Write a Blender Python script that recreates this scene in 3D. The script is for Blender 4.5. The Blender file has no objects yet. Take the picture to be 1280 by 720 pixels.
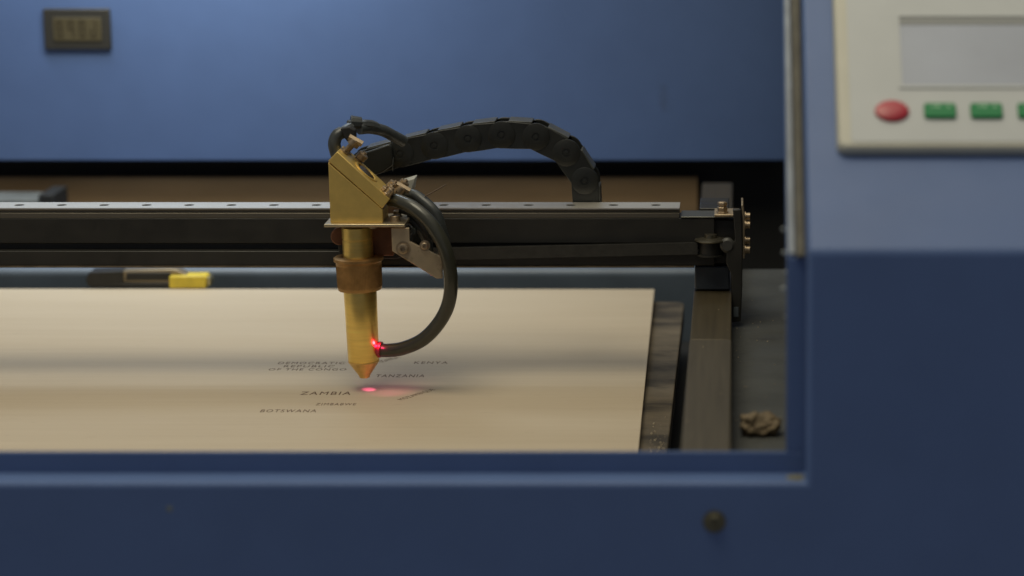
import bpy, bmesh, math, random
from mathutils import Vector, Matrix
random.seed(7)
S = 0.001                                   # all lengths below are millimetres
sc = bpy.context.scene
COL = sc.collection
PI = math.pi

# ------------------------------------------------------------------ camera
CX, CY, CZ = 258.0, -1725.0, 428.0
PITCH = math.radians(11.65)
F = 3200.0
cam = bpy.data.cameras.new('camera'); cam_o = bpy.data.objects.new('camera', cam); COL.objects.link(cam_o)
cam_o.location = (CX*S, CY*S, CZ*S); cam_o.rotation_euler = (PI/2-PITCH, 0, 0)
cam.lens = 90; cam.sensor_width = 36; cam.shift_x = -280/1280
cam.clip_start = 0.05; cam.clip_end = 50
cam.dof.use_dof = True; cam.dof.focus_distance = 1.775; cam.dof.aperture_fstop = 5.2
sc.camera = cam_o

def ray(px, py):
    a = (px-920)/F; b = (360-py)/F
    c, s = math.cos(PITCH), math.sin(PITCH)
    return Vector((a, c + b*s, -s + b*c))
def P(px, py, Y=None, z=None):
    """world point (mm) seen at pixel px,py of the 1280x720 photo, on the plane Y=... or z=..."""
    d = ray(px, py)
    t = (Y-CY)/d.y if Y is not None else (z-CZ)/d.z
    return Vector((CX+d.x*t, CY+d.y*t, CZ+d.z*t))

# ------------------------------------------------------------------ materials
def mat(name, color, rough=0.5, metal=0.0, noise=0.0, nscale=300, bump=0.0, bscale=800, spec=0.5,
        stretch=(1,1,1), rnoise=0.0, emit=None, estr=0, coat=0.0, dark=None, dscale=40, dthr=0.6, alpha=None):
    m = bpy.data.materials.new(name); m.use_nodes = True
    nt = m.node_tree; N = nt.nodes; L = nt.links
    b = N['Principled BSDF']
    b.inputs['Base Color'].default_value = (*color, 1); b.inputs['Roughness'].default_value = rough
    b.inputs['Metallic'].default_value = metal; b.inputs['Specular IOR Level'].default_value = spec
    b.inputs['Coat Weight'].default_value = coat
    tc = N.new('ShaderNodeTexCoord'); mp = N.new('ShaderNodeMapping'); mp.inputs['Scale'].default_value = stretch
    L.new(tc.outputs['Object'], mp.inputs['Vector'])
    last = None
    if noise > 0:
        n = N.new('ShaderNodeTexNoise'); n.inputs['Scale'].default_value = nscale; n.inputs['Detail'].default_value = 5
        L.new(mp.outputs[0], n.inputs['Vector'])
        r = N.new('ShaderNodeMapRange'); r.inputs['From Min'].default_value = .3; r.inputs['From Max'].default_value = .7
        r.inputs['To Min'].default_value = 1-noise; r.inputs['To Max'].default_value = 1+noise
        L.new(n.outputs['Fac'], r.inputs['Value'])
        mx = N.new('ShaderNodeVectorMath'); mx.operation = 'SCALE'; mx.inputs[0].default_value = color
        L.new(r.outputs[0], mx.inputs['Scale']); last = mx.outputs[0]
    if dark is not None:
        n3 = N.new('ShaderNodeTexNoise'); n3.inputs['Scale'].default_value = dscale; n3.inputs['Detail'].default_value = 6
        n3.inputs['Roughness'].default_value = .65
        L.new(mp.outputs[0], n3.inputs['Vector'])
        r3 = N.new('ShaderNodeMapRange'); r3.inputs['From Min'].default_value = dthr; r3.inputs['From Max'].default_value = dthr+.12
        L.new(n3.outputs['Fac'], r3.inputs['Value'])
        mm = N.new('ShaderNodeMix'); mm.data_type = 'RGBA'
        mm.inputs['A'].default_value = (*color, 1); mm.inputs['B'].default_value = (*dark, 1)
        if last: L.new(last, mm.inputs['A'])
        L.new(r3.outputs[0], mm.inputs['Factor']); last = mm.outputs['Result']
    if last: L.new(last, b.inputs['Base Color'])
    if rnoise > 0:
        n4 = N.new('ShaderNodeTexNoise'); n4.inputs['Scale'].default_value = 60; n4.inputs['Detail'].default_value = 6
        L.new(tc.outputs['Object'], n4.inputs['Vector'])
        r4 = N.new('ShaderNodeMapRange'); r4.inputs['From Min'].default_value = .3; r4.inputs['From Max'].default_value = .7
        r4.inputs['To Min'].default_value = max(rough-rnoise, .02); r4.inputs['To Max'].default_value = min(rough+rnoise, 1)
        L.new(n4.outputs['Fac'], r4.inputs['Value']); L.new(r4.outputs[0], b.inputs['Roughness'])
    if bump > 0:
        n2 = N.new('ShaderNodeTexNoise'); n2.inputs['Scale'].default_value = bscale; n2.inputs['Detail'].default_value = 3
        L.new(mp.outputs[0], n2.inputs['Vector'])
        bp = N.new('ShaderNodeBump'); bp.inputs['Strength'].default_value = bump; bp.inputs['Distance'].default_value = 0.0005
        L.new(n2.outputs['Fac'], bp.inputs['Height']); L.new(bp.outputs[0], b.inputs['Normal'])
    if emit:
        b.inputs['Emission Color'].default_value = (*emit, 1); b.inputs['Emission Strength'].default_value = estr
    return m

M = {}
M['blue'] = mat('blue_paint', (.086,.142,.305), .50, noise=.04, nscale=25, spec=.38, bump=.12, bscale=900, rnoise=.02, dark=(.07,.10,.18), dscale=18, dthr=.70)
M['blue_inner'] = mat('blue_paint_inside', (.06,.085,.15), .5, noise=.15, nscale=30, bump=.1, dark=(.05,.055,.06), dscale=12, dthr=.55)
M['gasket'] = mat('old_foam_gasket', (.105,.098,.078), .8, noise=.25, nscale=60, bump=.4)
M['sealant'] = mat('dirty_sealant', (.14,.135,.09), .8, noise=.3, nscale=80, bump=.4)
M['tray'] = mat('grey_tray_paint', (.062,.065,.062), .6, noise=.18, nscale=25, bump=.15, dark=(.04,.042,.045), dscale=35, dthr=.62, rnoise=.1)
M['black'] = mat('black_anodised', (.022,.021,.018), .45, noise=.25, nscale=40, stretch=(.15,1,1), rnoise=.1)
M['black_flat'] = mat('black_flat', (.012,.012,.012), .7)
M['plastic_lit'] = mat('chain_top_lit', (.060,.062,.055), .35, noise=.3, nscale=120, rnoise=.08)  # lighter copy of the chain plastic, light on the tops painted in
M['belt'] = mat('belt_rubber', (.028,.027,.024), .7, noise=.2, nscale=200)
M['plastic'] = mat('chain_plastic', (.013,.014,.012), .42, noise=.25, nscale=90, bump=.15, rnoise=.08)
M['steel'] = mat('rail_steel', (.84,.80,.72), .44, 1.0, noise=.05, nscale=60, stretch=(.05,1,1))
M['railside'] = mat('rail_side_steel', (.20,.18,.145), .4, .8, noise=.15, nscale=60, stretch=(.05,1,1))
M['alu'] = mat('raw_aluminium', (.50,.40,.27), .48, .7, noise=.12, nscale=80, bump=.1, rnoise=.1, dark=(.25,.2,.13), dscale=90, dthr=.6)
M['yrail'] = mat('worn_side_rail', (.115,.098,.068), .48, .5, noise=.16, nscale=60, stretch=(6,.15,1), bump=.1)
M['yrail_dark'] = mat('dark_side_rail', (.095,.075,.042), .42, .5, noise=.16, nscale=60, stretch=(6,.15,1), bump=.1)
M['brass'] = mat('satin_brass', (.74,.52,.155), .42, .62, noise=.06, nscale=140, bump=.08, bscale=1500, rnoise=.06, dark=(.38,.26,.09), dscale=60, dthr=.66)
M['brass_tube'] = mat('turned_brass', (.98,.71,.22), .34, .92, noise=.08, nscale=150, stretch=(.3,.3,3), rnoise=.06)
M['brass_dark'] = mat('tarnished_brass', (.42,.25,.10), .45, .85, noise=.25, nscale=120, bump=.2)
M['copper'] = mat('brown_anodised', (.17,.075,.04), .5, .7, noise=.2, nscale=90)
M['screw'] = mat('screw_steel', (.40,.31,.21), .45, .85, noise=.2, nscale=300)
M['hose'] = mat('hose_rubber', (.038,.038,.027), .34, noise=.12, nscale=120, coat=.3)
M['cable'] = mat('cable_sleeve', (.045,.05,.05), .35, noise=.3, nscale=150)
M['wood'] = None
M['char'] = mat('engraved_char', (.085,.04,.022), .9)
M['mdf'] = mat('scorched_board', (.125,.10,.068), .85, noise=.25, nscale=60, bump=.2, stretch=(.6,1.3,1), dark=(.035,.028,.02), dscale=15, dthr=.46)
M['tan'] = mat('brown_board_wall', (.24,.155,.078), .8, noise=.12, nscale=30, stretch=(.3,1,2))
M['knife_black'] = mat('knife_grip', (.014,.013,.011), .5, noise=.3, nscale=200)
M['knife_tan'] = mat('knife_metal', (.33,.27,.18), .4, .7)
M['yellow'] = mat('yellow_plastic', (.72,.55,.05), .4, noise=.12, nscale=150, dark=(.35,.26,.04), dscale=120, dthr=.66)
M['cream'] = mat('cream_casing', (.46,.45,.38), .5, noise=.03, nscale=60, dark=(.33,.31,.24), dscale=60, dthr=.73)
M['face'] = mat('grey_membrane', (.45,.47,.475), .5, spec=.35, noise=.03, nscale=40)
M['lcd'] = mat('lcd_glass', (.27,.30,.37), .28, spec=.5, coat=.5, noise=.08, nscale=20)
M['lcd_dark'] = mat('lcd_edge', (.20,.21,.21), .5)
M['red_btn'] = mat('red_button', (.36,.012,.03), .4, coat=.1)
M['green_btn'] = mat('green_button', (.008,.19,.06), .5, spec=.3)
M['btn_mark'] = mat('button_mark', (.28,.5,.33), .5)
M['disp_frame'] = mat('display_bezel', (.03,.028,.024), .5)
M['disp'] = mat('display_window', (.075,.06,.028), .6)
M['disp_seg'] = mat('display_segments', (.04,.032,.018), .4)
M['debris'] = mat('wood_scrap', (.17,.13,.08), .85, noise=.35, nscale=120, bump=.6, bscale=300)
M['dust'] = mat('sawdust_grains', (.50,.42,.30), .9)
M['laser'] = mat('laser_glow', (.5,.02,.06), .4, emit=(1,.03,.12), estr=2)
M['fit'] = mat('red_lit_fitting', (.45,.03,.06), .35)
M['glass'] = mat('lens_mirror', (.30,.21,.09), .25, .9)
M['wire'] = mat('wire_brown', (.10,.06,.03), .6)

def wood_mat():
    m = bpy.data.materials.new('pale_plywood'); m.use_nodes = True
    nt = m.node_tree; N = nt.nodes; L = nt.links; b = N['Principled BSDF']
    b.inputs['Roughness'].default_value = .62; b.inputs['Specular IOR Level'].default_value = .3
    tc = N.new('ShaderNodeTexCoord')
    mp = N.new('ShaderNodeMapping'); mp.inputs['Scale'].default_value = (1.5, 60, 1)
    L.new(tc.outputs['Object'], mp.inputs['Vector'])
    n = N.new('ShaderNodeTexNoise'); n.inputs['Scale'].default_value = 3; n.inputs['Detail'].default_value = 8; n.inputs['Roughness'].default_value = .65
    L.new(mp.outputs[0], n.inputs['Vector'])
    mp2 = N.new('ShaderNodeMapping'); mp2.inputs['Scale'].default_value = (.8, 5, 1)
    L.new(tc.outputs['Object'], mp2.inputs['Vector'])
    n2 = N.new('ShaderNodeTexNoise'); n2.inputs['Scale'].default_value = 3; n2.inputs['Detail'].default_value = 4
    L.new(mp2.outputs[0], n2.inputs['Vector'])
    add = N.new('ShaderNodeMath'); add.operation = 'ADD'; L.new(n.outputs['Fac'], add.inputs[0]); L.new(n2.outputs['Fac'], add.inputs[1])
    cr = N.new('ShaderNodeValToRGB')
    cr.color_ramp.elements[0].position = .36*2*.5+.0; cr.color_ramp.elements[0].color = (.49,.405,.29,1)
    cr.color_ramp.elements[1].position = .66; cr.color_ramp.elements[1].color = (.55,.465,.345,1)
    h = N.new('ShaderNodeMath'); h.operation = 'MULTIPLY'; h.inputs[1].default_value = .5; L.new(add.outputs[0], h.inputs[0])
    L.new(h.outputs[0], cr.inputs['Fac'])
    mp3 = N.new('ShaderNodeMapping'); mp3.inputs['Scale'].default_value = (60, 420, 1)
    L.new(tc.outputs['Object'], mp3.inputs['Vector'])
    n3 = N.new('ShaderNodeTexNoise'); n3.inputs['Scale'].default_value = 1; n3.inputs['Detail'].default_value = 3
    L.new(mp3.outputs[0], n3.inputs['Vector'])
    mr = N.new('ShaderNodeMapRange'); mr.inputs['From Min'].default_value = .66; mr.inputs['From Max'].default_value = .76
    mr.inputs['To Min'].default_value = 0; mr.inputs['To Max'].default_value = .35
    L.new(n3.outputs['Fac'], mr.inputs['Value'])
    fl = N.new('ShaderNodeMix'); fl.data_type = 'RGBA'; fl.inputs['B'].default_value = (.28,.20,.12,1)
    L.new(cr.outputs[0], fl.inputs['A']); L.new(mr.outputs[0], fl.inputs['Factor']); L.new(fl.outputs['Result'], b.inputs['Base Color'])
    bp = N.new('ShaderNodeBump'); bp.inputs['Strength'].default_value = .15; bp.inputs['Distance'].default_value = .0003
    L.new(n.outputs['Fac'], bp.inputs['Height']); L.new(bp.outputs[0], b.inputs['Normal'])
    return m
M['wood'] = wood_mat()

# ------------------------------------------------------------------ builders
def root(name, label, cat, loc=(0,0,0), group=None):
    o = bpy.data.objects.new(name, None); COL.objects.link(o); o.empty_display_size = .02
    o.location = Vector(loc)*S; o['label'] = label; o['category'] = cat
    if group: o['group'] = group
    return o
def world_of(o):
    v = Vector((0,0,0))
    while o is not None:
        v += o.location; o = o.parent
    return v
class MB:
    def __init__(self): self.bm = bmesh.new()
    def poly(self, pts, y0, y1):               # XZ polygon pushed along Y
        bm = self.bm
        a = [bm.verts.new((p[0], y0, p[1])) for p in pts]; b = [bm.verts.new((p[0], y1, p[1])) for p in pts]
        bm.faces.new(a); bm.faces.new(b[::-1])
        n = len(pts)
        for i in range(n): bm.faces.new((a[i], b[i], b[(i+1)%n], a[(i+1)%n]))
        return self
    def pxpoly(self, pix, Y, depth):           # polygon measured in the plane Y
        return self.poly([(P(x,y,Y=Y).x, P(x,y,Y=Y).z) for x, y in pix], Y, Y+depth)
    def yz(self, pts, x0, x1):                 # YZ profile pushed along X
        bm = self.bm
        a = [bm.verts.new((x0, p[0], p[1])) for p in pts]; b = [bm.verts.new((x1, p[0], p[1])) for p in pts]
        bm.faces.new(a); bm.faces.new(b[::-1]); n = len(pts)
        for i in range(n): bm.faces.new((a[i], b[i], b[(i+1)%n], a[(i+1)%n]))
        return self
    def xy(self, pts, z0, z1):
        bm = self.bm
        a = [bm.verts.new((p[0], p[1], z0)) for p in pts]; b = [bm.verts.new((p[0], p[1], z1)) for p in pts]
        bm.faces.new(a); bm.faces.new(b[::-1]); n = len(pts)
        for i in range(n): bm.faces.new((a[i], b[i], b[(i+1)%n], a[(i+1)%n]))
        return self
    def box(self, x0, x1, y0, y1, z0, z1): return self.xy([(x0,y0),(x1,y0),(x1,y1),(x0,y1)], z0, z1)
    def lathe(self, p0, p1, prof, seg=32):     # prof: list of (t along axis in mm, radius)
        p0 = Vector(p0); ax = (Vector(p1)-p0).normalized()
        u = ax.orthogonal().normalized(); v = ax.cross(u); bm = self.bm; rings = []
        for t, r in prof:
            rings.append([bm.verts.new(p0+ax*t+(u*math.cos(2*PI*k/seg)+v*math.sin(2*PI*k/seg))*max(r,.01)) for k in range(seg)])
        for i in range(len(rings)-1):
            for k in range(seg): bm.faces.new((rings[i][k], rings[i][(k+1)%seg], rings[i+1][(k+1)%seg], rings[i+1][k]))
        bm.faces.new(rings[0][::-1]); bm.faces.new(rings[-1]); return self
    def cyl(self, p0, p1, r, r2=None, seg=28):
        d = (Vector(p1)-Vector(p0)).length
        return self.lathe(p0, p1, [(0,r),(d,r if r2 is None else r2)], seg)
    def tube(self, pts, r, seg=16, sub=8):
        pts = [Vector(p) for p in pts]; path = []
        q = [pts[0]*2-pts[1]]+pts+[pts[-1]*2-pts[-2]]
        for i in range(1, len(q)-2):
            for k in range(sub):
                t = k/sub; a,b,c,d = q[i-1:i+3]
                path.append(.5*((2*b)+(c-a)*t+(2*a-5*b+4*c-d)*t*t+(3*b-a-3*c+d)*t**3))
        path.append(pts[-1]); bm = self.bm; rings = []; u = None
        for i, p in enumerate(path):
            tg = (path[min(i+1,len(path)-1)]-path[max(i-1,0)]).normalized()
            u = tg.orthogonal().normalized() if u is None else (u-tg*u.dot(tg)).normalized()
            v = tg.cross(u); rr = r(i/(len(path)-1)) if callable(r) else r
            rings.append([bm.verts.new(p+(u*math.cos(2*PI*k/seg)+v*math.sin(2*PI*k/seg))*rr) for k in range(seg)])
        for i in range(len(rings)-1):
            for k in range(seg): bm.faces.new((rings[i][k], rings[i][(k+1)%seg], rings[i+1][(k+1)%seg], rings[i+1][k]))
        bm.faces.new(rings[0][::-1]); bm.faces.new(rings[-1]); return self
    def build(self, name, m, parent=None, bevel=0.0, seg=2, sharp=32, smooth=True):
        bm = self.bm
        bmesh.ops.recalc_face_normals(bm, faces=bm.faces)
        off = world_of(parent)/S if parent else Vector((0,0,0))
        origin = Vector((0,0,0))
        if not parent:                        # origin at the thing's base centre
            xs=[v.co.x for v in bm.verts]; ys=[v.co.y for v in bm.verts]; zs=[v.co.z for v in bm.verts]
            origin = Vector(((min(xs)+max(xs))/2,(min(ys)+max(ys))/2,min(zs)))
        for v in bm.verts: v.co = (v.co-off-origin)*S
        me = bpy.data.meshes.new(name); bm.to_mesh(me); bm.free()
        if smooth:
            for p in me.polygons: p.use_smooth = True
            me.set_sharp_from_angle(angle=math.radians(sharp))
        o = bpy.data.objects.new(name, me); COL.objects.link(o); me.materials.append(M[m] if isinstance(m,str) else m)
        if parent: o.parent = parent
        else: o.location = origin*S
        if bevel > 0:
            b = o.modifiers.new('bevel','BEVEL'); b.width = bevel*S; b.segments = seg; b.limit_method = 'ANGLE'
            b.angle_limit = math.radians(35); b.harden_normals = False
        return o
def tag(o, label, cat, group=None, kind=None):
    o['label'] = label; o['category'] = cat
    if group: o['group'] = group
    if kind: o['kind'] = kind
    return o

# ================================================================== CABINET
cab = root('laser_cutting_machine', 'blue painted steel laser cutting machine cabinet with an open work bay and cream control panel', 'machine', (0,0,-120))
XO = P(1009,480,Y=-420).x; XI = P(983,450,Y=-400).x; XL = -620; XR = 640
ZL = 53.5; ZLIP = 65.3; ZB = 178.5
SL = math.radians(41); LS = 260.0
# outer skin: face, ledge, side wall, sloping console
mb = MB(); bm = mb.bm
def V(x,y,z): return bm.verts.new((x,y,z))
A=V(XL,-420,-120); B=V(XR,-420,-120); C=V(XR,-420,ZB); D=V(XO,-420,ZB); E=V(XO,-420,ZL); Fv=V(XL,-420,ZL)
G=V(XO,-420,-120); H=V(XR,-420,ZL)
cs, sn = math.cos(SL), math.sin(SL)
D2=V(XO,-420+LS*cs,ZB+LS*sn); C2=V(XR,-420+LS*cs,ZB+LS*sn)
nd = 20*math.tan(SL/2)                       # parallel offset of the bend
Di=V(XO,-400,ZB-nd); D2i=V(XO,-420+LS*cs+20*sn,ZB+LS*sn-20*cs)
Ei=V(XO,-400,ZL); Fi=V(XL,-400,ZL)
for f in ((A,G,E,Fv),(G,B,H,E),(E,H,C,D),(D,C,C2,D2),(Fv,E,Ei,Fi),(E,D,Di,Ei),(D,D2,D2i,Di)): bm.faces.new(f)
fp = mb.build('front_panel', 'blue', cab, bevel=2.6, seg=4)
# recessed lip of the opening (2 mm sheet)
b1 = MB()
T = 2.0
b1.box(XL, XO+4, -399.9, -399.9+T, ZL-30, ZLIP)
b1.build('opening_rim', 'blue', cab, bevel=.9, seg=3)
b2 = MB()
prof = [(-399.8,ZLIP-.4),(-399.8,ZB-nd),(-420+LS*cs+20*sn,ZB+LS*sn-20*cs),(-420+LS*cs+20*sn+T*sn,ZB+LS*sn-22*cs),(-399.8+T,ZB-nd-.7),(-399.8+T,ZLIP-.4)]
b2.yz(prof, XI, XO+4); b2.build('opening_rim', 'blue', cab, bevel=.9, seg=3)
# foam gasket on the sloping lip
def slope_pt(x, s, h):                       # s along slope from the bend of the lip, h above it
    return Vector((x, -400+s*cs-h*sn, ZB-nd+s*sn+h*cs))
def slope_box(mb, x0, x1, s0, s1, h0, h1, base=None):
    bm = mb.bm; vs = [bm.verts.new((base or slope_pt)(x,s,h)) for x in (x0,x1) for s in (s0,s1) for h in (h0,h1)]
    for q in ((0,1,3,2),(4,6,7,5),(0,4,5,1),(2,3,7,6),(0,2,6,4),(1,5,7,3)): bm.faces.new([vs[i] for i in q])
g = MB(); slope_box(g, XI+4.6, XI+9.6, -1, 250, .3, 3.2); g.build('gasket', 'gasket', cab, bevel=1.0, seg=3)
g = MB(); slope_box(g, XI+.6, XI+4.2, 1.5, 250, .3, 1.6); g.build('gasket', mat('grey_gasket',(.19,.22,.265),.5,noise=.25,nscale=50), cab, bevel=.5)
# smear of sealant in the lower corner of the opening
g = MB(); g.lathe((XO-5,-409,ZL-.4),(XO-5,-409,ZL+2),[(0,6),(.6,5.6),(1.1,4),(1.4,.1)],24); g.build('sealant', 'sealant', cab)
# bolt on the front face and a small paint chip
bp = P(893,652,Y=-420)
hb = MB(); hb.lathe(bp+Vector((0,.5,0)), bp+Vector((0,-5,0)), [(0,6.2),(.8,6.2),(1.0,4.6),(2.6,4.4),(3.4,3.2),(3.4,1.9),(2.2,1.7)], 28)
hb.build('bolt', mat('dull_bolt',(.13,.12,.08),.45,.7,noise=.3,nscale=300), cab)
bp2 = P(212,636,Y=-420); hb = MB(); hb.lathe(bp2+Vector((0,.3,0)), bp2+Vector((0,-1,0)), [(0,2.0),(.35,1.6),(.5,.2)], 14)
hb.build('bolt', mat('chip',(.17,.19,.17),.7), cab)
chip = mat('bare_chip',(.40,.43,.42),.5)
for (x_,y_,r_) in ((979.5,287,1.1),(980.5,316,1.2),(979,361,1.4),(982,340,.6),(981,396,.5)):
    c_ = P(x_,y_,Y=-400.5); q = MB(); q.lathe(c_+Vector((0,.6,0)), c_+Vector((0,-2,0)), [(0,r_),(.5,r_*.8),(.8,.15)], 7); q.build('paint_chip', chip, cab)
# inner structure
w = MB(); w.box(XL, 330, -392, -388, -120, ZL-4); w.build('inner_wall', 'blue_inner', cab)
w = MB(); w.yz([(-385,-120),(-385,165),(-205,322),(640,322),(640,-120)], XI+22, XI+26); w.build('side_wall', 'black_flat', cab)  # rear part raised out of view to shade the side tray
w = MB(); w.box(XI+3, XR, -222, 640, 334, 338); w.build('shade_deck', 'blue', cab, bevel=.8)  # unseen deck added to cast shade on the side tray
RX0 = P(868,350,z=62).x; RX1 = P(915,350,z=62).x
w = MB(); w.box(XL, RX0-3, -388, 380, -60, -52); w.build('bed_floor', 'black_flat', cab)
w = MB(); w.box(RX1-1, XI+22, -388, 240, 34, 38); w.build('side_tray', 'tray', cab, bevel=.5)
w = MB(); w.box(RX1+1.5, XI+22, 241, 640, -60, -56); w.build('bed_floor', 'black_flat', cab)  # black sunken floor stands in for the shade past the tray
# crossbar behind the bed
w = MB(); w.box(XL, RX0+2, 384, 604, -60, 9.5); w.build('rear_crossbar', mat('crossbar_blue',(.10,.13,.17),.42,noise=.1,nscale=30), cab, bevel=6, seg=6)
# back of the bay: brown board, black slot and blue rear cover
w = MB(); w.box(XL, P(872,236,Y=618).x, 618, 626, -20, P(0,222,Y=618).z); w.build('back_board', 'tan', cab, bevel=.6)
w = MB(); w.box(XL, XI+22, 650, 655, -60, 110); w.build('back_wall', 'black_flat', cab)
zb = P(0,201,Y=600).z
w = MB(); w.yz([(600,zb),(600,300),(606,306),(760,306),(760,300),(604,300),(604,zb)], XL, XI+22); w.build('rear_cover', 'blue', cab, bevel=1.2, seg=3)
# worn side rail the gantry rides on
yj = P(890,424,z=62).y
w = MB(); w.yz([(-390,50),(-390,62),(yj,62),(yj,50)], RX0, RX1); rl = w.build('side_rail', 'yrail', cab, bevel=1.0, seg=3)
w = MB(); w.yz([(yj+.5,50),(yj+.5,61.8),(512,61.8),(512,50)], RX0+.2, RX1-.2); w.build('side_rail', 'yrail_dark', cab, bevel=.8, seg=3)  # rear segment, slightly darker than the front one
w = MB(); w.yz([(-388,-50),(-388,50),(510,50),(510,-50)], RX0+3, RX1-3); w.build('rail_support', 'black_flat', cab)
# block at the back left corner
w = MB(); pa = P(-10,238,Y=540); pb = P(48,250,Y=540)
w.box(pa.x-60, pb.x, 540, 585, pb.z-30, pb.z); w.build('corner_block', mat('block_metal',(.15,.16,.155),.6,.3,noise=.2,nscale=50), cab, bevel=1)
w = MB(); w.box(pb.x+.5, pb.x+14, 538, 588, pb.z-30, pb.z+5); w.build('corner_block', 'black_flat', cab, bevel=1)
# digital display on the rear cover
def quad_poly(pix, Y): return [(P(x,y,Y=Y).x, P(x,y,Y=Y).z) for x,y in pix]
a = P(53,11,Y=596); b = P(139,62,Y=596)
X0,X1,Z0,Z1 = a.x,b.x,b.z,a.z
w = MB(); w.box(X0,X1,596,601,Z0,Z1); w.bm.faces.ensure_lookup_table()
df = w.build('temperature_display', 'disp_frame', cab, bevel=1)
w = MB(); w.box(X0+9,X1-8,595,597,Z0+8,Z1-8); ds = w.build('display_screen', 'disp', df, bevel=.4)
w = MB()
dw = (X1-X0-17)/4.6
for k, segs in enumerate(('abcdefg','abcfg','abcdefg','bcde')):
    x = X0+9+dw*(.3+k*1.08); zt = Z1-10.5; hh = (Z1-Z0-22); ww = dw*.62; t = 1.6
    R = {'a':(x,x+ww,zt-t,zt),'g':(x,x+ww,zt-hh/2-t/2,zt-hh/2+t/2),'d':(x,x+ww,zt-hh,zt-hh+t),
         'f':(x,x+t,zt-hh/2,zt),'b':(x+ww-t,x+ww,zt-hh/2,zt),'e':(x,x+t,zt-hh,zt-hh/2),'c':(x+ww-t,x+ww,zt-hh,zt-hh/2)}
    for i_, c_ in enumerate(segs):
        q = R[c_]; w.box(q[0],q[1],594.6+.03*i_,595.2,q[2],q[3])
w.build('display_digits', 'disp_seg', df)

# control panel on the sloping console
def con_pt(x, s, h): return Vector((x, -420+s*cs-h*sn, ZB+s*sn+h*cs))
nrm = Vector((0,-sn,cs)); pl0 = Vector((0,-420,ZB))
def on_con(px, py, h=0):                     # where the pixel meets the console plane -> (x, s)
    d = ray(px,py); c0 = Vector((CX,CY,CZ)); t = ((pl0+nrm*h-c0).dot(nrm))/d.dot(nrm); p = c0+d*t
    return p.x, (p.y+420+h*sn)/cs
cx0, cs0 = on_con(1045,196,0)
H1 = 6.5
def rrect(x0,x1,s0,s1,r,n=8):
    out = []
    for cx_,cy_,a0 in ((x1-r,s1-r,0),(x0+r,s1-r,90),(x0+r,s0+r,180),(x1-r,s0+r,270)):
        for k in range(n+1):
            a_ = math.radians(a0+90*k/n); out.append((cx_+r*math.cos(a_), cy_+r*math.sin(a_)))
    return out
def con_prism(pts, h0, h1, inset=0):
    mb = MB(); bm = mb.bm
    cxm = sum(p[0] for p in pts)/len(pts); cym = sum(p[1] for p in pts)/len(pts)
    a_ = [bm.verts.new(con_pt(p[0],p[1],h0)) for p in pts]
    b_ = [bm.verts.new(con_pt(p[0]+(inset if p[0]<cxm else -inset), p[1]+(inset if p[1]<cym else -inset), h1)) for p in pts]
    bm.faces.new(a_); bm.faces.new(b_[::-1]); n = len(pts)
    for i in range(n): bm.faces.new((a_[i], b_[i], b_[(i+1)%n], a_[(i+1)%n]))
    return mb
PW, PH = 210, 165
casing = con_prism(rrect(cx0, cx0+PW, cs0, cs0+PH, 5), 0, H1, 1.5).build('control_panel', 'cream', cab, bevel=2.2, seg=4)
fx0, fs0 = on_con(1064,178,H1)
con_prism(rrect(fx0, cx0+PW-8, fs0, cs0+PH-8, 2), H1-.5, H1+.35).build('face_plate', 'face', casing, bevel=.3)
lx0, ls0 = on_con(1128,108,H1); _, ls1 = on_con(1124,22,H1)
lx1 = lx0+95
# frame round the screen: raised rim so that the glass sits back
rim = MB()
for (x0_,x1_,s0_,s1_) in ((lx0-2,lx1+2,ls0-2,ls0),(lx0-2,lx1+2,ls1,ls1+2),(lx0-2,lx0,ls0,ls1),(lx1,lx1+2,ls0,ls1)):
    slope_box(rim, x0_,x1_,s0_,s1_, H1+.3, H1+1.1, con_pt)
rim.build('screen_frame', 'face', casing)
con_prism([(lx0,ls0),(lx1,ls0),(lx1,ls1),(lx0,ls1)], H1+.3, H1+.5).build('screen', 'lcd', casing)
con_prism([(lx0,ls1-6),(lx1,ls1-6),(lx1,ls1),(lx0,ls1)], H1+.5, H1+.7).build('screen_shade_band', 'lcd_dark', casing)
# buttons
def button(px, py, w_, h_, kind):
    x, s = on_con(px,py,H1+.3)
    if kind == 'red':
        mb = MB(); bm = mb.bm; rings=[]
        for (f_,hh_) in ((1,0),(1,1.0),(.93,1.9),(.7,2.6),(.35,2.9)):
            rings.append([bm.verts.new(con_pt(x+w_/2*f_*math.cos(2*PI*k/32), s+h_/2*f_*math.sin(2*PI*k/32), H1+.3+hh_)) for k in range(32)])
        for i in range(4):
            for k in range(32): bm.faces.new((rings[i][k],rings[i][(k+1)%32],rings[i+1][(k+1)%32],rings[i+1][k]))
        bm.faces.new(rings[-1]); return mb.build('button','red_btn',casing)
    o = con_prism(rrect(x-w_/2,x+w_/2,s-h_/2,s+h_/2,1.6,5), H1+.3, H1+2.3, .3).build('button','green_btn',casing,bevel=.5)
    m_ = MB()
    for dx_,dw_ in ((-w_*.25,1.1),(-w_*.12,2.2),(w_*.22,1.6)): slope_box(m_, x+dx_, x+dx_+dw_, s+h_*.16, s+h_*.32, H1+2.2, H1+2.38, con_pt)
    m_.build('button_marking','btn_mark',o)
    return o
rb = button(1115,140,18.5,14.5,'red'); rb['label'] = 'red oval button'
for px_ in (1175,1233,1292): gb_ = button(px_,140,17.5,10.5,'green'); gb_['label'] = 'green rectangular button'

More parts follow.
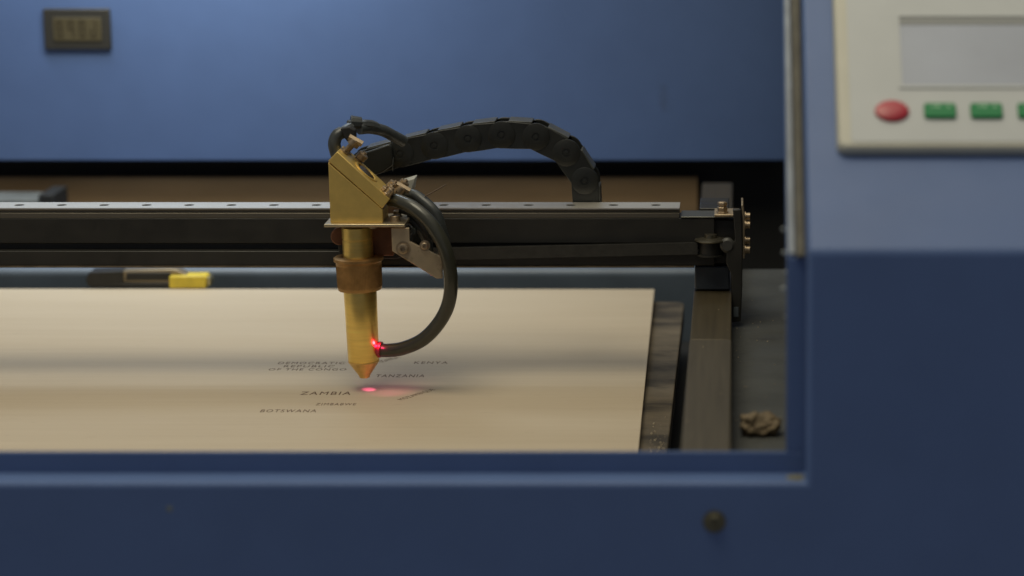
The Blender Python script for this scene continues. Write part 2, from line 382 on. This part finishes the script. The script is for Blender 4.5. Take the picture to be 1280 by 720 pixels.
# ================================================================== MATERIAL BEING CUT
pc = [P(797,572,z=0), P(818,361.5,z=0)]
yf, yb = -180.0, pc[1].y
xr0 = pc[0].x + (pc[0].x-pc[1].x)*(yf-pc[0].y)/(pc[0].y-pc[1].y)
sheet = root('plywood_sheet', 'pale plywood sheet being engraved with small country names under the brass nozzle', 'plywood sheet', (-150,80,-4))
w = MB(); w.xy([(-640,yf),(xr0,yf),(pc[1].x,yb),(-640,yb+3)], -4, 0)
bd = w.build('sheet', 'wood', sheet, bevel=.25)
def word(txt, x0, x1, py, cap, ang=None, py2=None):
    c = bpy.data.curves.new('t','FONT'); c.body = txt; c.space_character = 1.2; c.offset = 0; c.resolution_u = 3
    o = bpy.data.objects.new('t', c); COL.objects.link(o)
    bpy.context.view_layer.update()
    dg = bpy.context.evaluated_depsgraph_get(); me = bpy.data.meshes.new_from_object(o.evaluated_get(dg))
    bpy.data.objects.remove(o)
    xs=[v.co.x for v in me.vertices]; ys=[v.co.y for v in me.vertices]
    a_ = P(x0,py,z=0); b_ = P(x1,py2 if py2 else py,z=0); ln = (b_-a_).length; d = (b_-a_).normalized(); n_ = Vector((-d.y,d.x,0))
    sx = ln/(max(xs)-min(xs)); sy = cap/(max(ys)-min(ys))
    org = Vector((-150,80,-4))
    for v in me.vertices:
        p = a_ + d*((v.co.x-min(xs))*sx) + n_*((v.co.y-min(ys))*sy-cap/2)
        v.co = (Vector((p.x,p.y,.05))-org)*S
    bm = bmesh.new(); bm.from_mesh(me); ret = bmesh.ops.extrude_face_region(bm, geom=bm.faces[:])
    for v in ret['geom']:
        if isinstance(v, bmesh.types.BMVert): v.co.z -= .06*S
    bmesh.ops.recalc_face_normals(bm, faces=bm.faces); bm.to_mesh(me); bm.free()
    me.name = 'engraved_word'; me.materials.clear(); me.materials.append(M['char'])
    o = bpy.data.objects.new('engraved_word', me); COL.objects.link(o); o.parent = sheet; o['label'] = 'engraved word '+txt
word('DEMOCRATIC',348,431,453.8,6.5); word('REPUBLIC',355,418,457.8,6.5); word('OF THE CONGO',336,433,461.8,6.5)
word('KENYA',518,560,453.3,7); word('TANZANIA',470,531,469.8,8); word('ZAMBIA',376,439,491.6,9)
word('ZIMBABWE',395,445,505.3,6); word('BOTSWANA',326,396,513.6,7.5); word('MOZAMBIQUE',500,542,499.8,5.5,py2=486.8)
word('UGANDA',474,497,452.5,6,py2=446.5)

# scorched support board
w = MB(); pr = P(855,377,z=-6); x_f = 214
pts = [(-600,-190),(x_f,-190),(pr.x,pr.y-6)]
for k in range(5): a_ = math.radians(90*k/4); pts.append((pr.x-6+6*math.cos(a_), pr.y-6+6*math.sin(a_)))
pts += [(-600,pr.y)]
w.xy(pts, -22, -6); w.build('sb','mdf',None,bevel=1.2,seg=3).name = 'support_board'
tag(bpy.data.objects['support_board'], 'scorched brown support board showing under the right edge of the pale sheet', 'board')

# utility knife lying on the far edge of the sheet
YK = 350.0
kn = root('utility_knife', 'dark snap-off utility knife with yellow end lying on the far edge of the plywood', 'knife', tuple(P(185,361,Y=YK)))
def kz(y): return max(P(0,y,Y=YK).z,.3)
def px(x): return P(x,350,Y=YK).x
w = MB(); zt = 13.5
w.poly([(px(110),1.5),(px(107),6),(px(108),zt-4),(px(112),zt),(px(152),zt+1),(px(154),zt),(px(154),.6),(px(114),.4)], YK, YK+18)
w.build('grip','knife_black',kn,bevel=1.2,seg=3)
w = MB(); w.poly([(px(150.5),4.5),(px(150.5),zt+.4),(px(215),zt+2),(px(222),zt+1),(px(248),5),(px(248),2.2),(px(222),3)], YK+2.4, YK+16)
w.build('channel','knife_tan',kn,bevel=.5)
w = MB(); w.poly([(px(156),6.2),(px(158),zt-1.0),(px(212),zt-.6),(px(216),8),(px(214),6.4)], YK+1.2, YK+16.6)
w.build('slider','knife_black',kn,bevel=.5)
w = MB(); w.poly([(px(114),.35),(px(214),.35),(px(214),4.2),(px(150),4.2)], YK-.4, YK+17)
w.build('handle_bar','knife_black',kn,bevel=.6)
w = MB(); w.poly([(px(212),.3),(px(212),10),(px(214),10.6),(px(256),10.9),(px(259),9.8),(px(258),.3)], YK-3, YK+14)
w.build('end_cap','yellow',kn,bevel=1.1,seg=3)
w = MB(); w.poly([(px(258.3),2),(px(258.3),9),(px(262),9.6),(px(263.5),7.5),(px(263),2)], YK-1, YK+12)
w.build('end_clip',mat('clip_steel',(.42,.38,.22),.35,.8),kn,bevel=.8)

# wood scrap on the side tray
ZT = 38
dc = P(948,543,z=ZT)
w = MB(); bm = w.bm
import mathutils
def blob(c, rx, ry, rz, seed, rot=0, amp=.35):
    r = bmesh.ops.create_icosphere(bm, subdivisions=4, radius=1)
    for v in r['verts']:
        n_ = v.co.copy()
        k = 1+amp*mathutils.noise.noise(n_*1.6+Vector((seed,0,0)))+amp*.45*mathutils.noise.noise(n_*4.2+Vector((0,seed,0)))
        k += .10*abs(mathutils.noise.noise(n_*9+Vector((0,0,seed))))
        p = Vector((n_.x*rx*k, n_.y*ry*k, n_.z*rz*k)); p = Matrix.Rotation(rot,3,'Y')@p
        v.co = c+p
blob(dc+Vector((-4,2,6)), 7.5, 9, 6.2, 3, .15); blob(dc+Vector((3,4,6.5)), 9, 7, 5.2, 8, -.12); blob(dc+Vector((7,-1,4.5)), 6.5, 6, 4.2, 14, -.25)
blob(dc+Vector((-1,-3,4)), 9, 5, 3.8, 22, .05)
for v in bm.verts: v.co.z = max(v.co.z, ZT+.05)
w.build('wood_scrap','debris',None,sharp=80)
tag(bpy.data.objects['wood_scrap'], 'crumpled brown lump of charred wood scrap lying on the grey side tray', 'scrap')

# loose grains
w = MB(); bm = w.bm
def grain(c, r):
    q = bmesh.ops.create_cube(bm, size=r, matrix=Matrix.Translation(c)@Matrix.Rotation(random.random()*3,4,'Z')@Matrix.Rotation(random.random()*3,4,'X'))
for i in range(120):
    y = -172+abs(random.gauss(0,45)); 
    grain(Vector((random.uniform(xr0+6,x_f-2), y, -6+.3)), random.choice((.25,.3,.35,.5,.9))*random.uniform(.7,1.2))
for i in range(45):
    grain(Vector((random.uniform(RX1+3,XI+2), random.uniform(-385,150), ZT+.3)), random.uniform(.2,.6))
for i in range(6):
    grain(Vector((random.uniform(RX0+1,RX1-1), random.uniform(-380,20), 62.2)), random.uniform(.2,.6))
w.build('sawdust','dust',None,smooth=False)
tag(bpy.data.objects['sawdust'], 'pale sawdust grains scattered over the scorched board, side rail and tray', 'sawdust', kind='stuff')

# ================================================================== GANTRY
GY = 38.0
gx1 = P(925,270,Y=GY).x
def gz(row, Y=GY): return P(640,row,Y=Y).z
gan = root('gantry', 'black gantry beam carrying a bright steel rail with a row of screw holes', 'gantry', (-150,50,gz(331)))
w = MB()
w.yz([(GY,gz(273)),(62,gz(273)),(62,gz(331)),(GY-3,gz(331)),(GY-3,gz(313)),(GY+4,gz(312)),(GY+4,gz(305)),(GY,gz(304))], -640, P(893,290,Y=GY).x)
w.build('beam','black',gan,bevel=.5,seg=2)
w = MB(); w.box(-640, P(868,331,Y=GY-4).x, GY-4, 63, gz(331)-1.3, gz(331)-.1)
w.build('bottom_strip', mat('dirty_strip',(.10,.075,.05),.6,.3,noise=.5,nscale=60,stretch=(1,1,1)), gan, bevel=.3)
# steel guide with counterbored holes
zt = gz(260); zs = gz(272.6)+.1; rx1 = P(849,256,Y=GY).x; rx0 = -640
w = MB(); bm = w.bm
w.yz([(GY-.0,zs),(GY,zs+3.4),(GY+1.6,zs+4.0),(GY+1.6,zs+5.0),(GY+.2,zs+5.4),(GY+.2,zt-.9),(61.8,zt-.9),(61.8,zs)], rx0, rx1)
w.build('guide_rail','railside',gan,bevel=.2)
w = MB(); bm = w.bm
def ring(cx_,cy_,z_,r_,n=20): return [bm.verts.new((cx_+r_*math.cos(2*PI*k/n), cy_+r_*math.sin(2*PI*k/n), z_)) for k in range(n)]
xs = []
x = P(820,256,Y=50).x
while x > rx0+20: xs.append(x); x -= 29.85
# top cap is cut into cells, one hole each
edges = [rx1+.2]+[(xs[i]+xs[i+1])/2 for i in range(len(xs)-1)]+[rx0]
y0_, y1_ = GY-.3, 62.0
def side_pts(xa, xb, n=5): return [xa+(xb-xa)*i/n for i in range(n+1)]
for i, hx in enumerate(xs):
    xa, xb = edges[i+1], edges[i]
    hr = 3.5; cy_ = (y0_+y1_)/2+.3; n = 20
    inner = ring(hx,cy_,zt,hr,n)
    outer = []
    for k in range(n):                         # ray from hole centre to the cell rectangle
        a_ = 2*PI*k/n; dx,dy = math.cos(a_), math.sin(a_); t = 1e9
        if dx>1e-9: t=min(t,(xb-hx)/dx)
        if dx<-1e-9: t=min(t,(xa-hx)/dx)
        if dy>1e-9: t=min(t,(y1_-cy_)/dy)
        if dy<-1e-9: t=min(t,(y0_-cy_)/dy)
        outer.append(bm.verts.new((hx+dx*t,cy_+dy*t,zt)))
    for k in range(n): bm.faces.new((inner[k],inner[(k+1)%n],outer[(k+1)%n],outer[k]))
    for (qx,qy) in ((xa,y0_),(xb,y0_),(xa,y1_),(xb,y1_)):   # corner triangles
        side = [v for v in outer if abs(v.co.x-qx)<1e-4]; flat = [v for v in outer if abs(v.co.y-qy)<1e-4]
        if side and flat:
            a1 = min(side,key=lambda v:abs(v.co.y-qy)); a2 = min(flat,key=lambda v:abs(v.co.x-qx)); bm.faces.new((a1,a2,bm.verts.new((qx,qy,zt))))
    low = ring(hx,cy_,zt-.85,hr,n)
    for k in range(n): bm.faces.new((inner[k],low[k],low[(k+1)%n],inner[(k+1)%n]))
for (ya,yb_) in ((y0_,y0_),(y1_,y1_)):
    q=[bm.verts.new(c_) for c_ in ((rx0,ya,zt),(edges[0],ya,zt),(edges[0],ya,zt-.85),(rx0,ya,zt-.85))]; bm.faces.new(q)
q=[bm.verts.new(c_) for c_ in ((edges[0],y0_,zt),(edges[0],y1_,zt),(edges[0],y1_,zt-.85),(edges[0],y0_,zt-.85))]; bm.faces.new(q)
for k_, hx in enumerate(xs):
    pass
cap = w.build('rail_top','steel',gan,smooth=False)
for hx in xs:
    h = MB(); h.cyl((hx,cy_,zt-.899),(hx,cy_,zt-.55),3.3,seg=20); o = h.build('rail_screw','black_flat',cap)
# rubber belt: from the head to the end pulley
w = MB(); YBT = GY-6.2
pA, pB = P(470,312,Y=YBT), P(872,303.5,Y=YBT); pA2, pB2 = P(470,327,Y=YBT), P(872,318,Y=YBT)
w.poly([(pA.x,pA.z),(pB.x,pB.z),(pB2.x,pB2.z),(pA2.x,pA2.z)], YBT, YBT+1.3)
n = 150
for i in range(n):                             # teeth along the belt
    f0 = i/n; f1 = (i+.5)/n; L_ = pA.lerp(pB,f0); R_ = pA.lerp(pB,f1)
    w.poly([(L_.x,L_.z+.35),(R_.x,R_.z+.35),(R_.x,R_.z-7),(L_.x,L_.z-7)], YBT+1.0, YBT+2.2)
w.build('drive_belt','belt',gan,smooth=False)
# end pulley
pc_ = P(888,300,Y=GY-6); 
w = MB(); w.lathe((pc_.x,GY-2,P(0,319,Y=GY-2).z),(pc_.x,GY-2,400),[(0,9.8),(.9,9.8),(.9,7.8),(10.2,7.8),(10.2,10.6),(10.8,10.9),(11.6,9.6),(12.4,5)],40)
w.build('pulley','black',gan)
w = MB(); zp = P(0,319,Y=GY-2).z
w.lathe((pc_.x,GY-2,zp+10.3),(pc_.x,GY-2,400),[(0,10.9),(.5,11.2),(1.3,10.9),(2.2,6),(2.2,4.4),(4.6,4.4),(4.6,.1)],40)
w.build('pulley_flange',mat('dull_nickel',(.22,.20,.15),.35,.9),gan)
# end bracket work
w = MB(); a = P(893,272,Y=GY); b = P(924,272,Y=GY)
w.box(P(851,272,Y=GY).x, b.x, GY-.5, 63, gz(272.4)+.05, gz(272.4)+.95); w.build('end_top_plate',mat('dark_sheet',(.14,.14,.12),.35,.6),gan,bevel=.3)
w = MB(); w.box(a.x, b.x, GY-1.0, 62.6, gz(272.4)+1, gz(272.4)+2.6); w.build('clamp_plate','alu',gan,bevel=.4)
w = MB(); c0 = P(903,268,Y=44)
w.lathe((c0.x,44,gz(272.4)+2.6),(c0.x,44,900),[(0,4.4),(1,4.4),(1,3.6),(4,3.8),(4.4,3.0),(5.4,3.0),(5.6,3.7),(7.4,3.6),(8.0,2.2)],6)
w.build('bolt','screw',gan,bevel=.2,smooth=False)
w = MB(); e = P(927,262,Y=GY)
w.poly([(e.x-.2,gz(255)),(e.x+1.1,gz(255)),(e.x+2.2,gz(275)),(e.x+2.2,gz(322)),(e.x+.7,gz(322)),(e.x+.9,gz(275))], GY-4, 64)
w.build('end_plate','alu',gan,bevel=.3)
for (row, Y_, r_) in ((270,GY,2.4),(277,GY+5,2.9),(281,GY-2,2.6),(300,GY-1,2.3),(308,GY+4,3.0),(312,GY-2,2.8)):
    z_ = P(0,row,Y=Y_).z; w = MB(); w.lathe((e.x+2.2,Y_,z_),(e.x+60,Y_,z_),[(0,r_+.8),(.7,r_+.8),(.7,r_),(3.6,r_),(4.0,r_*.7)],18)
    w.build('bolt','screw',gan)
w = MB(); w.pxpoly([(882,275),(926,275),(926,330),(880,330)], GY+5, 18); w.build('end_mount','black',gan,bevel=.6)
w = MB(); w.pxpoly([(916,262),(926,262),(928,300),(928,355),(926,402),(915,403),(915,345),(908,330),(908,316),(919,300)], GY-8, 5); w.build('end_bracket','black',gan,bevel=.6)
w = MB(); w.pxpoly([(917,384),(923,384),(923,396),(917,396)], GY-8.5, 1); w.build('bracket_slot',mat('slot_grey',(.10,.12,.14),.5),gan)
w = MB(); w.lathe(P(909,307,Y=GY-9),P(909,307,Y=GY-9)+Vector((0,8,0)),[(0,3.6),(1,5.2),(3,5.2),(8,4.6)],24); w.build('idler',mat('idler_grey',(.09,.09,.085),.4,.4),gan)
w = MB(); w.box(RX0+4, RX1-2, 66, 110, gz(331), P(890,250,Y=100).z); w.build('rear_mount','black',gan,bevel=.8)
w = MB(); w.box(RX0+1, RX1-1.5, 40, 92, 62.6, gz(331)-1.5); w.build('carriage',mat('carriage_blue',(.035,.045,.06),.45),gan,bevel=1)
# ================================================================== LASER HEAD
hd = root('laser_nozzle_assembly', 'brass laser head with slanted mirror block, knurled collar and pointed nozzle above the sheet', 'laser nozzle', tuple(P(456,473,Y=0)))
YF = -14.0
w = MB(); w.pxpoly([(410.3,203.5),(413,278.5),(478.5,278.5),(478.5,262)], YF, 28); w.build('mirror_block','brass',hd,bevel=.45,seg=2)
w = MB(); w.pxpoly([(410,201.3),(421.5,189.5),(487,249.5),(477.6,260.6)], YF-.3, 28.6); mp_ = w.build('mirror_plate','brass',hd,bevel=.45,seg=2)
# along-plate basis
q0 = P(421.5,189.5,Y=YF-.3); q1 = P(487,249.5,Y=YF-.3); q0.y = q1.y = 0; du = (q1-q0); du.y = 0; LU = du.length; du.normalize(); nu = Vector((-du.z,0,du.x))
if nu.z < 0: nu = -nu
def mpnt(t, y, h): return q0.lerp(q1,t)*1.0 + Vector((0,y,0)) + nu*h
w = MB(); c0 = mpnt(.49,0,-.4); w.lathe(c0, c0+nu*9, [(0,9.6),(.9,9.6),(1.1,9.2),(1.1,8.0),(.3,7.8)],40); w.build('mirror_ring','brass',mp_)
w = MB(); c0 = mpnt(.49,0,-.35); w.cyl(c0, c0+nu*.72, 7.0, seg=36); w.build('mirror','glass',mp_)
def thumbscrew(t, y, L_, r_, wing=False):
    r_ *= 1.2
    c0 = mpnt(t,y,0)
    o_ = MB().lathe(c0-nu*.5, c0+nu*(L_+9), [(0,3.4),(1.4,3.4),(1.4,1.5),(L_,1.5),(L_,r_),(L_+4.2,r_),(L_+4.6,r_*.8),(L_+4.6,1.3),(L_+6,1.2)],20).build('adjusting_screw','screw',mp_)
    if wing: 
        mbw = MB(); c1 = c0+nu*(L_+1)
        a1 = c1+du*4.5+nu*3.5; a2 = c1-du*4.5+nu*3.5
        mbw.cyl(c1-du*4.5+nu*1.5, c1+du*5.5+nu*4.0, 2.4, seg=6); mbw.build('screw_wing','screw',o_)
    return o_
thumbscrew(.10,7,6.5,3.0); thumbscrew(.30,11,2.0,3.1); thumbscrew(.90,8,2.5,3.0); 
thumbscrew(.07,0,7.5,2.6,True); thumbscrew(1.02,3,5.0,2.8,True); thumbscrew(.93,-9,1.2,2.3); thumbscrew(1.0,11,7.5,2.9)
# light grey plastic clip behind the mirror plate
w = MB(); w.pxpoly([(496,229),(519,222),(516,239),(500,240)], 20, 14); w.build('plastic_clip',mat('grey_clip',(.42,.42,.38),.5),hd,bevel=1)
# base plate
w = MB(); zbp = P(0,284,Y=-20).z; w.box(P(405,282,Y=-20).x, P(506,282,Y=-20).x, -20, 22, zbp, zbp+2.0); w.build('base_plate',mat('plate_nickel',(.60,.50,.33),.38,.9,noise=.1,nscale=80,rnoise=.08),hd,bevel=.4)
for (x_,y_,r_) in ((494,-8,3.4),(497,12,2.8)):
    c0 = P(x_,277,Y=y_); w = MB(); w.lathe((c0.x,y_,zbp+2),(c0.x,y_,zbp+90),[(0,r_+.6),(.5,r_+.6),(.5,r_),(3.6,r_),(4.0,r_*.85),(4.0,r_*.5),(2.8,r_*.45)],24); w.build('cap_screw','screw',hd)
w = MB(); c0 = P(467,286,Y=-12); w.cyl((c0.x,-12,zbp-2.2),(c0.x,-12,zbp),2.6); w.build('cap_screw','screw',hd)
# tube: axis leans a little like the real one
ax0 = P(446.0,284,Y=0); ax1 = P(455.8,472,Y=0); AX = (ax1-ax0); AL = AX.length
kpx = AL/188.0
def along(row): return (row-284)*kpx
def rr(wpx): return wpx/2*kpx
def spool(name, prof, m, seg=56, sharp=32):
    return MB().lathe(ax0, ax1, [(along(r_), rr(w_)) for r_, w_ in prof], seg).build(name, m, hd, sharp=sharp)
spool('upper_tube', [(283.5,37),(297,37),(297.6,36),(299,36),(299.6,37),(323,37)], 'brass_tube')
spool('collar', [(320,57),(321,60.5),(324.5,60.5),(325.5,58),(326.5,55.5),(330,55),(359,53.5),(361,52),(361.3,40)], 'brass_dark')
w = MB()                                       # fine knurling ribs on the collar
ax = AX.normalized(); uu = ax.orthogonal().normalized(); vv = ax.cross(uu)
for k in range(90):
    a_ = 2*PI*k/90; d_ = uu*math.cos(a_)+vv*math.sin(a_)
    w.cyl(ax0+ax*along(330)+d_*(rr(55)-.1), ax0+ax*along(357)+d_*(rr(53.7)-.1), .34, seg=5)
w.build('knurling','brass_dark',hd)
spool('lower_tube', [(360,39.5),(361,40),(449,38),(450.5,36.5)], 'brass_tube')
spool('nozzle', [(449.8,38.2),(451.5,38.2),(452.5,36.5),(456,32),(456.3,31),(460,26.5),(460.3,25.5),(464,21),(464.3,20),(468.5,14.5),(471.5,12.5),(472,9),(472,5),(470,4)], mat('nozzle_brass',(.74,.50,.18),.32,.95,noise=.1,nscale=200), sharp=20)
# brown slider behind
w = MB(); w.pxpoly([(463,284),(492,284),(492,320),(470,320),(463,312)], 6, 14); w.build('slider_block','copper',hd,bevel=.8)
c0 = P(424,296,Y=8); w = MB(); w.lathe(c0,c0+Vector((0,14,0)),[(0,5.2),(.7,6),(14,6)],28); w.build('slider_block','copper',hd)
w = MB(); w.pxpoly([(420,284),(517,284),(517,316),(496,324),(424,322)], 20, 14); w.build('carriage_plate','black',hd,bevel=.8)
w = MB(); w.box(P(432,250,Y=GY).x,P(505,250,Y=GY).x,GY-3,65,gz(268),gz(246)); w.build('rail_slider',mat('slider_brown',(.13,.075,.045),.5,.3),hd,bevel=1)
# angled aluminium bracket
w = MB(); w.pxpoly([(489,285),(511.5,285),(512,302),(553,322.5),(553,348),(546,348.5),(490,314)], -16, 3.2); br = w.build('bracket','alu',hd,bevel=.5)
for (x_,y_,r_) in ((504,310.5,4.4),(531,307,3.0)):
    c0 = P(x_,y_,Y=-16); w = MB(); w.lathe(c0+Vector((0,.5,0)),c0+Vector((0,-6,0)),[(0,r_+.6),(.9,r_+.6),(.9,r_*.85),(2.8,r_*.8),(3.2,r_*.6),(3.2,r_*.35),(2.0,r_*.3)],24); w.build('cap_screw','screw',br)
w = MB(); w.pxpoly([(505,296),(515,292),(516,302),(506,304)], -12.7, 6); w.build('bracket_tab','black',br,bevel=.4)
# hoses
def path(pix): return [P(x_,y_,Y=Y_) for x_,y_,Y_ in pix]
w = MB(); w.tube(path([(488,249,-2),(500,252,-8),(520,262,-16),(541,283,-21),(557,313,-23),(563.5,347,-22),(561,378,-19),(549,403,-15),(529,424,-10),(505,435,-5),(486,438,-2),(474,437.5,0)]), 4.75, seg=24, sub=10)
w.build('air_hose','hose',hd,sharp=60)
w = MB(); w.tube(path([(500,245,16),(515,243,12),(530,252,6),(545,268,2),(552,288,2),(556,306,6),(548,322,14)]), 3.9, seg=20, sub=8); w.build('cable','cable',hd,sharp=60)
w = MB(); w.tube(path([(510,270,12),(522,282,10),(531,296,10),(536,312,12),(530,326,18)]), 3.2, seg=16); w.build('cable','cable',hd,sharp=60)
w = MB(); w.tube(path([(500,262,8),(516,268,6),(530,284,4),(536,300,6)]), 2.4, seg=16); w.build('cable','black_flat',hd,sharp=60)
# looped cable over the head, with a crinkled sleeve
w = MB(); w.tube(path([(505,177,50),(492,170,44),(478,163,38),(462,160,30),(449,161,24)]), 4.1, seg=18); w.build('cable','cable',hd,sharp=60)
w = MB(); w.tube(path([(466,157,30),(452,156,26),(440,156,24),(436,157,23)]), lambda t: 3.4+.5*math.sin(t*9), seg=8, sub=3); w.build('cable_sleeve','cable',hd,sharp=20)
w = MB(); w.tube(path([(440,158,22),(431,163,18),(424,168,16)]), 3.4, seg=8, sub=3); w.build('cable_sleeve','cable',hd,sharp=20)
w = MB(); w.tube(path([(428,165,18),(421,170,16),(418,179,15),(420,190,15),(425,204,14)]), 4.4, seg=18); w.build('cable','cable',hd,sharp=60)
# sleeve ends, clips and nuts that crowd the top of the head
for (a_,b_,r1,r2) in (((438,153,24),(452,154,26),5.0,4.2),((462,158,30),(470,160.5,34),4.9,4.6),((427,163,18),(434,166,17),3.6,4.6)):
    w = MB(); w.cyl(P(a_[0],a_[1],Y=a_[2]), P(b_[0],b_[1],Y=b_[2]), r1, r2, seg=9); w.build('cable_sleeve','cable',hd,bevel=.3)
w = MB(); w.pxpoly([(425,161),(437,158),(444,163),(444,176),(436,180),(430,172)], 10, 8); w.build('cable_clip','black_flat',hd,bevel=1)
for (x_,y_,Y_,r_) in ((481,236,-8,2.4),(486,241,-10,2.0),(489,234,-2,2.2),(482,243,-11,1.7),(494,240,2,1.9)):
    c0 = P(x_,y_,Y=Y_); w = MB(); w.lathe(c0-nu*1.5, c0+nu*4, [(0,r_),(2.4,r_),(2.7,r_*.8),(2.7,r_*.45),(4.2,r_*.45),(4.4,.2)], 6); w.build('nut','screw',mp_,smooth=False)
for (x_,y_) in ((509,287),(516,290),(512,294)):
    c0 = P(x_,y_,Y=2); w = MB(); w.cyl(c0, c0+Vector((0,6,0)), 2.0, seg=10); w.build('wire_end','cable',hd)
# fitting where the hose meets the tube; red pointer light painted into its colour
w = MB(); w.lathe(P(466,436,Y=0),P(486,438,Y=-2),[(0,5.2),(4.2,5.2),(4.4,5.6),(6.2,5.6)],24); w.build('hose_fitting','fit',hd)
w = MB(); c0 = P(469.5,432.5,Y=-6); bmesh.ops.create_uvsphere(w.bm,u_segments=16,v_segments=10,radius=1.0,matrix=Matrix.Translation(c0)); w.build('pointer_diode','laser',hd)
# stray wire sticking up behind the hose
w = MB(); w.tube(path([(531,245.5,4),(543,239,6),(558,230.5,8)]), .42, seg=8); w.build('loose_wire','wire',hd)
w = MB(); w.tube(path([(492,197,10),(491,205,10),(491,214,10)]), .3, seg=8); w.build('loose_wire','cable',hd)

# ================================================================== CABLE CHAIN
ch = root('cable_chain', 'black plastic cable drag chain arching from the laser head over the gantry', 'cable chain', tuple(P(732,252,Y=72)))
CYN = 64.0; R_ = 9.6
piv = [(455,205),(500,192.5),(543,182.0),(585,173.5),(627,168.6),(670,171.0),(708,191),(731,226),(733,268)]
pv = [P(x_,y_,Y=CYN) for x_,y_ in piv]
for i in range(len(pv)-1):
    a, b = pv[i].copy(), pv[i+1].copy(); d = (b-a); d.y = 0; L_ = d.length; d.normalize(); up = Vector((-d.z,0,d.x))
    if up.z < 0 or (abs(up.z)<.5 and up.x<0): up = -up
    def xz(p): return (p.x,p.z)
    w = MB()
    # link side: knuckle disc at a, body tapering over the next knuckle
    pts = []
    for k in range(13):                       # round left end
        t = math.radians(90+180*k/12); p = a+d*(R_*math.cos(t))+up*(R_*math.sin(t)); pts.append(xz(p))
    e1 = b-up*(R_*.93)-d*2; e2 = b+up*(R_*.93)-d*2
    pts += [xz(a+d*(L_*.3)-up*R_), xz(e1)]
    for k in range(9):
        t = math.radians(-60+120*k/8); p = b-d*(5.5)+d*(R_*.95*math.cos(t))+up*(R_*.93*math.sin(t)); pts.append(xz(p))
    pts += [xz(e2), xz(a+d*(L_*.3)+up*R_)]
    # keep order convex-ish
    w.poly(pts, CYN+(.0), CYN+2.4); w.poly(pts, CYN+20, CYN+22.4)
    link = w.build('chain_link','plastic',ch,bevel=.35,seg=2)
    # proud knuckle cap and pin
    w = MB(); w.lathe(a+Vector((0,.2,0)), a+Vector((0,-6,0)), [(0,R_+.1),(.6,R_+.05),(.8,R_-.3),(.8,3.0),(.3,2.9),(.3,1.8),(.7,1.7),(.8,1.0)], 36); w.build('link_pin','plastic',link)
    # top and bottom bridges
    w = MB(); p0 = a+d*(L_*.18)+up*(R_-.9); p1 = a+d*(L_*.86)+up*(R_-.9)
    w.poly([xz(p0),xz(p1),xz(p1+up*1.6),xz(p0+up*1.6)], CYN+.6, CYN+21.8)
    w.build('link_bridge','plastic_lit',link,bevel=.3)
    w = MB(); p0 = a+d*(L_*.3)-up*(R_-.9); p1 = a+d*(L_*.7)-up*(R_-.9)
    w.poly([xz(p0),xz(p1),xz(p1-up*.6),xz(p0-up*.6)], CYN+1, CYN+21.4)
    w.build('link_bridge','plastic',link,bevel=.2)
    if i < 2:
        pass
# end connector towards the head
w = MB(); w.pxpoly([(448,193),(470,186),(486,180),(490,184),(492,206),(478,216),(458,222),(446,220)], CYN-5, 4); w.build('chain_end','plastic',ch,bevel=1.2,seg=3)

# ================================================================== LIGHT
world = bpy.data.worlds.new('World'); sc.world = world; world.use_nodes = True
bg = world.node_tree.nodes['Background']; bg.inputs['Color'].default_value = (.90,.93,1.0,1); bg.inputs['Strength'].default_value = .15
def area(name, loc, target, size, power, color, sy=None):
    l = bpy.data.lights.new(name,'AREA'); l.energy = power; l.color = color; l.shape = 'RECTANGLE'; l.size = size; l.size_y = sy or size
    o = bpy.data.objects.new(name,l); COL.objects.link(o); o.location = Vector(loc)*S
    o.rotation_euler = (Vector(target)-Vector(loc)).to_track_quat('-Z','Y').to_euler(); return o
area('ceiling_lamp_rear', (-700,1300,1750), (0,50,0), .7, 1.5, (.75,.92,1.0), .4)
area('ceiling_lamp_front', (-180,-560,1780), (0,0,0), .9, 13, (1.0,.91,.68), .9)
area('ceiling_light_panel', (150,-50,2200), (50,0,0), 2.6, 17, (1.0,.92,.72), 1.8)
bl = area('bay_lamp', (-300,465,610), (-290,490,0), .6, 1.25, (.76,.87,1.0), .04)
bl.data.spread = math.radians(116)
area('rear_cover_fill', (-200,470,370), (-205,600,235), .26, .50, (1.0,1.0,.84), .03)  # added lamp without a visible fixture, brightens the rear cover
def spot(name, loc, target, power, color, cone, blend, radius=.0005):
    l = bpy.data.lights.new(name,'SPOT'); l.energy = power; l.color = color; l.spot_size = math.radians(cone); l.spot_blend = blend; l.shadow_soft_size = radius
    o = bpy.data.objects.new(name,l); COL.objects.link(o); o.location = Vector(loc)*S
    o.rotation_euler = (Vector(target)-Vector(loc)).to_track_quat('-Z','Y').to_euler(); return o
dot = P(461.5,487,z=0)
src = P(478,446,Y=-18)
spot('pointer_beam', src, dot, .13, (1,.14,.36), 18, 1.0)
spot('pointer_scatter', P(488,452,Y=-20), dot+Vector((14,2,0)), .014, (1,.14,.36), 95, 1.0)
l = bpy.data.lights.new('pointer_glow','POINT'); l.energy = .0025; l.color = (1,.03,.12); l.shadow_soft_size = .0012
o = bpy.data.objects.new('pointer_glow',l); COL.objects.link(o); o.location = P(474,431,Y=-6)*S

sc.view_settings.view_transform = 'Standard'; sc.view_settings.look = 'None'; sc.view_settings.gamma = 1; sc.view_settings.exposure = 0
sc.view_settings.use_curve_mapping = False
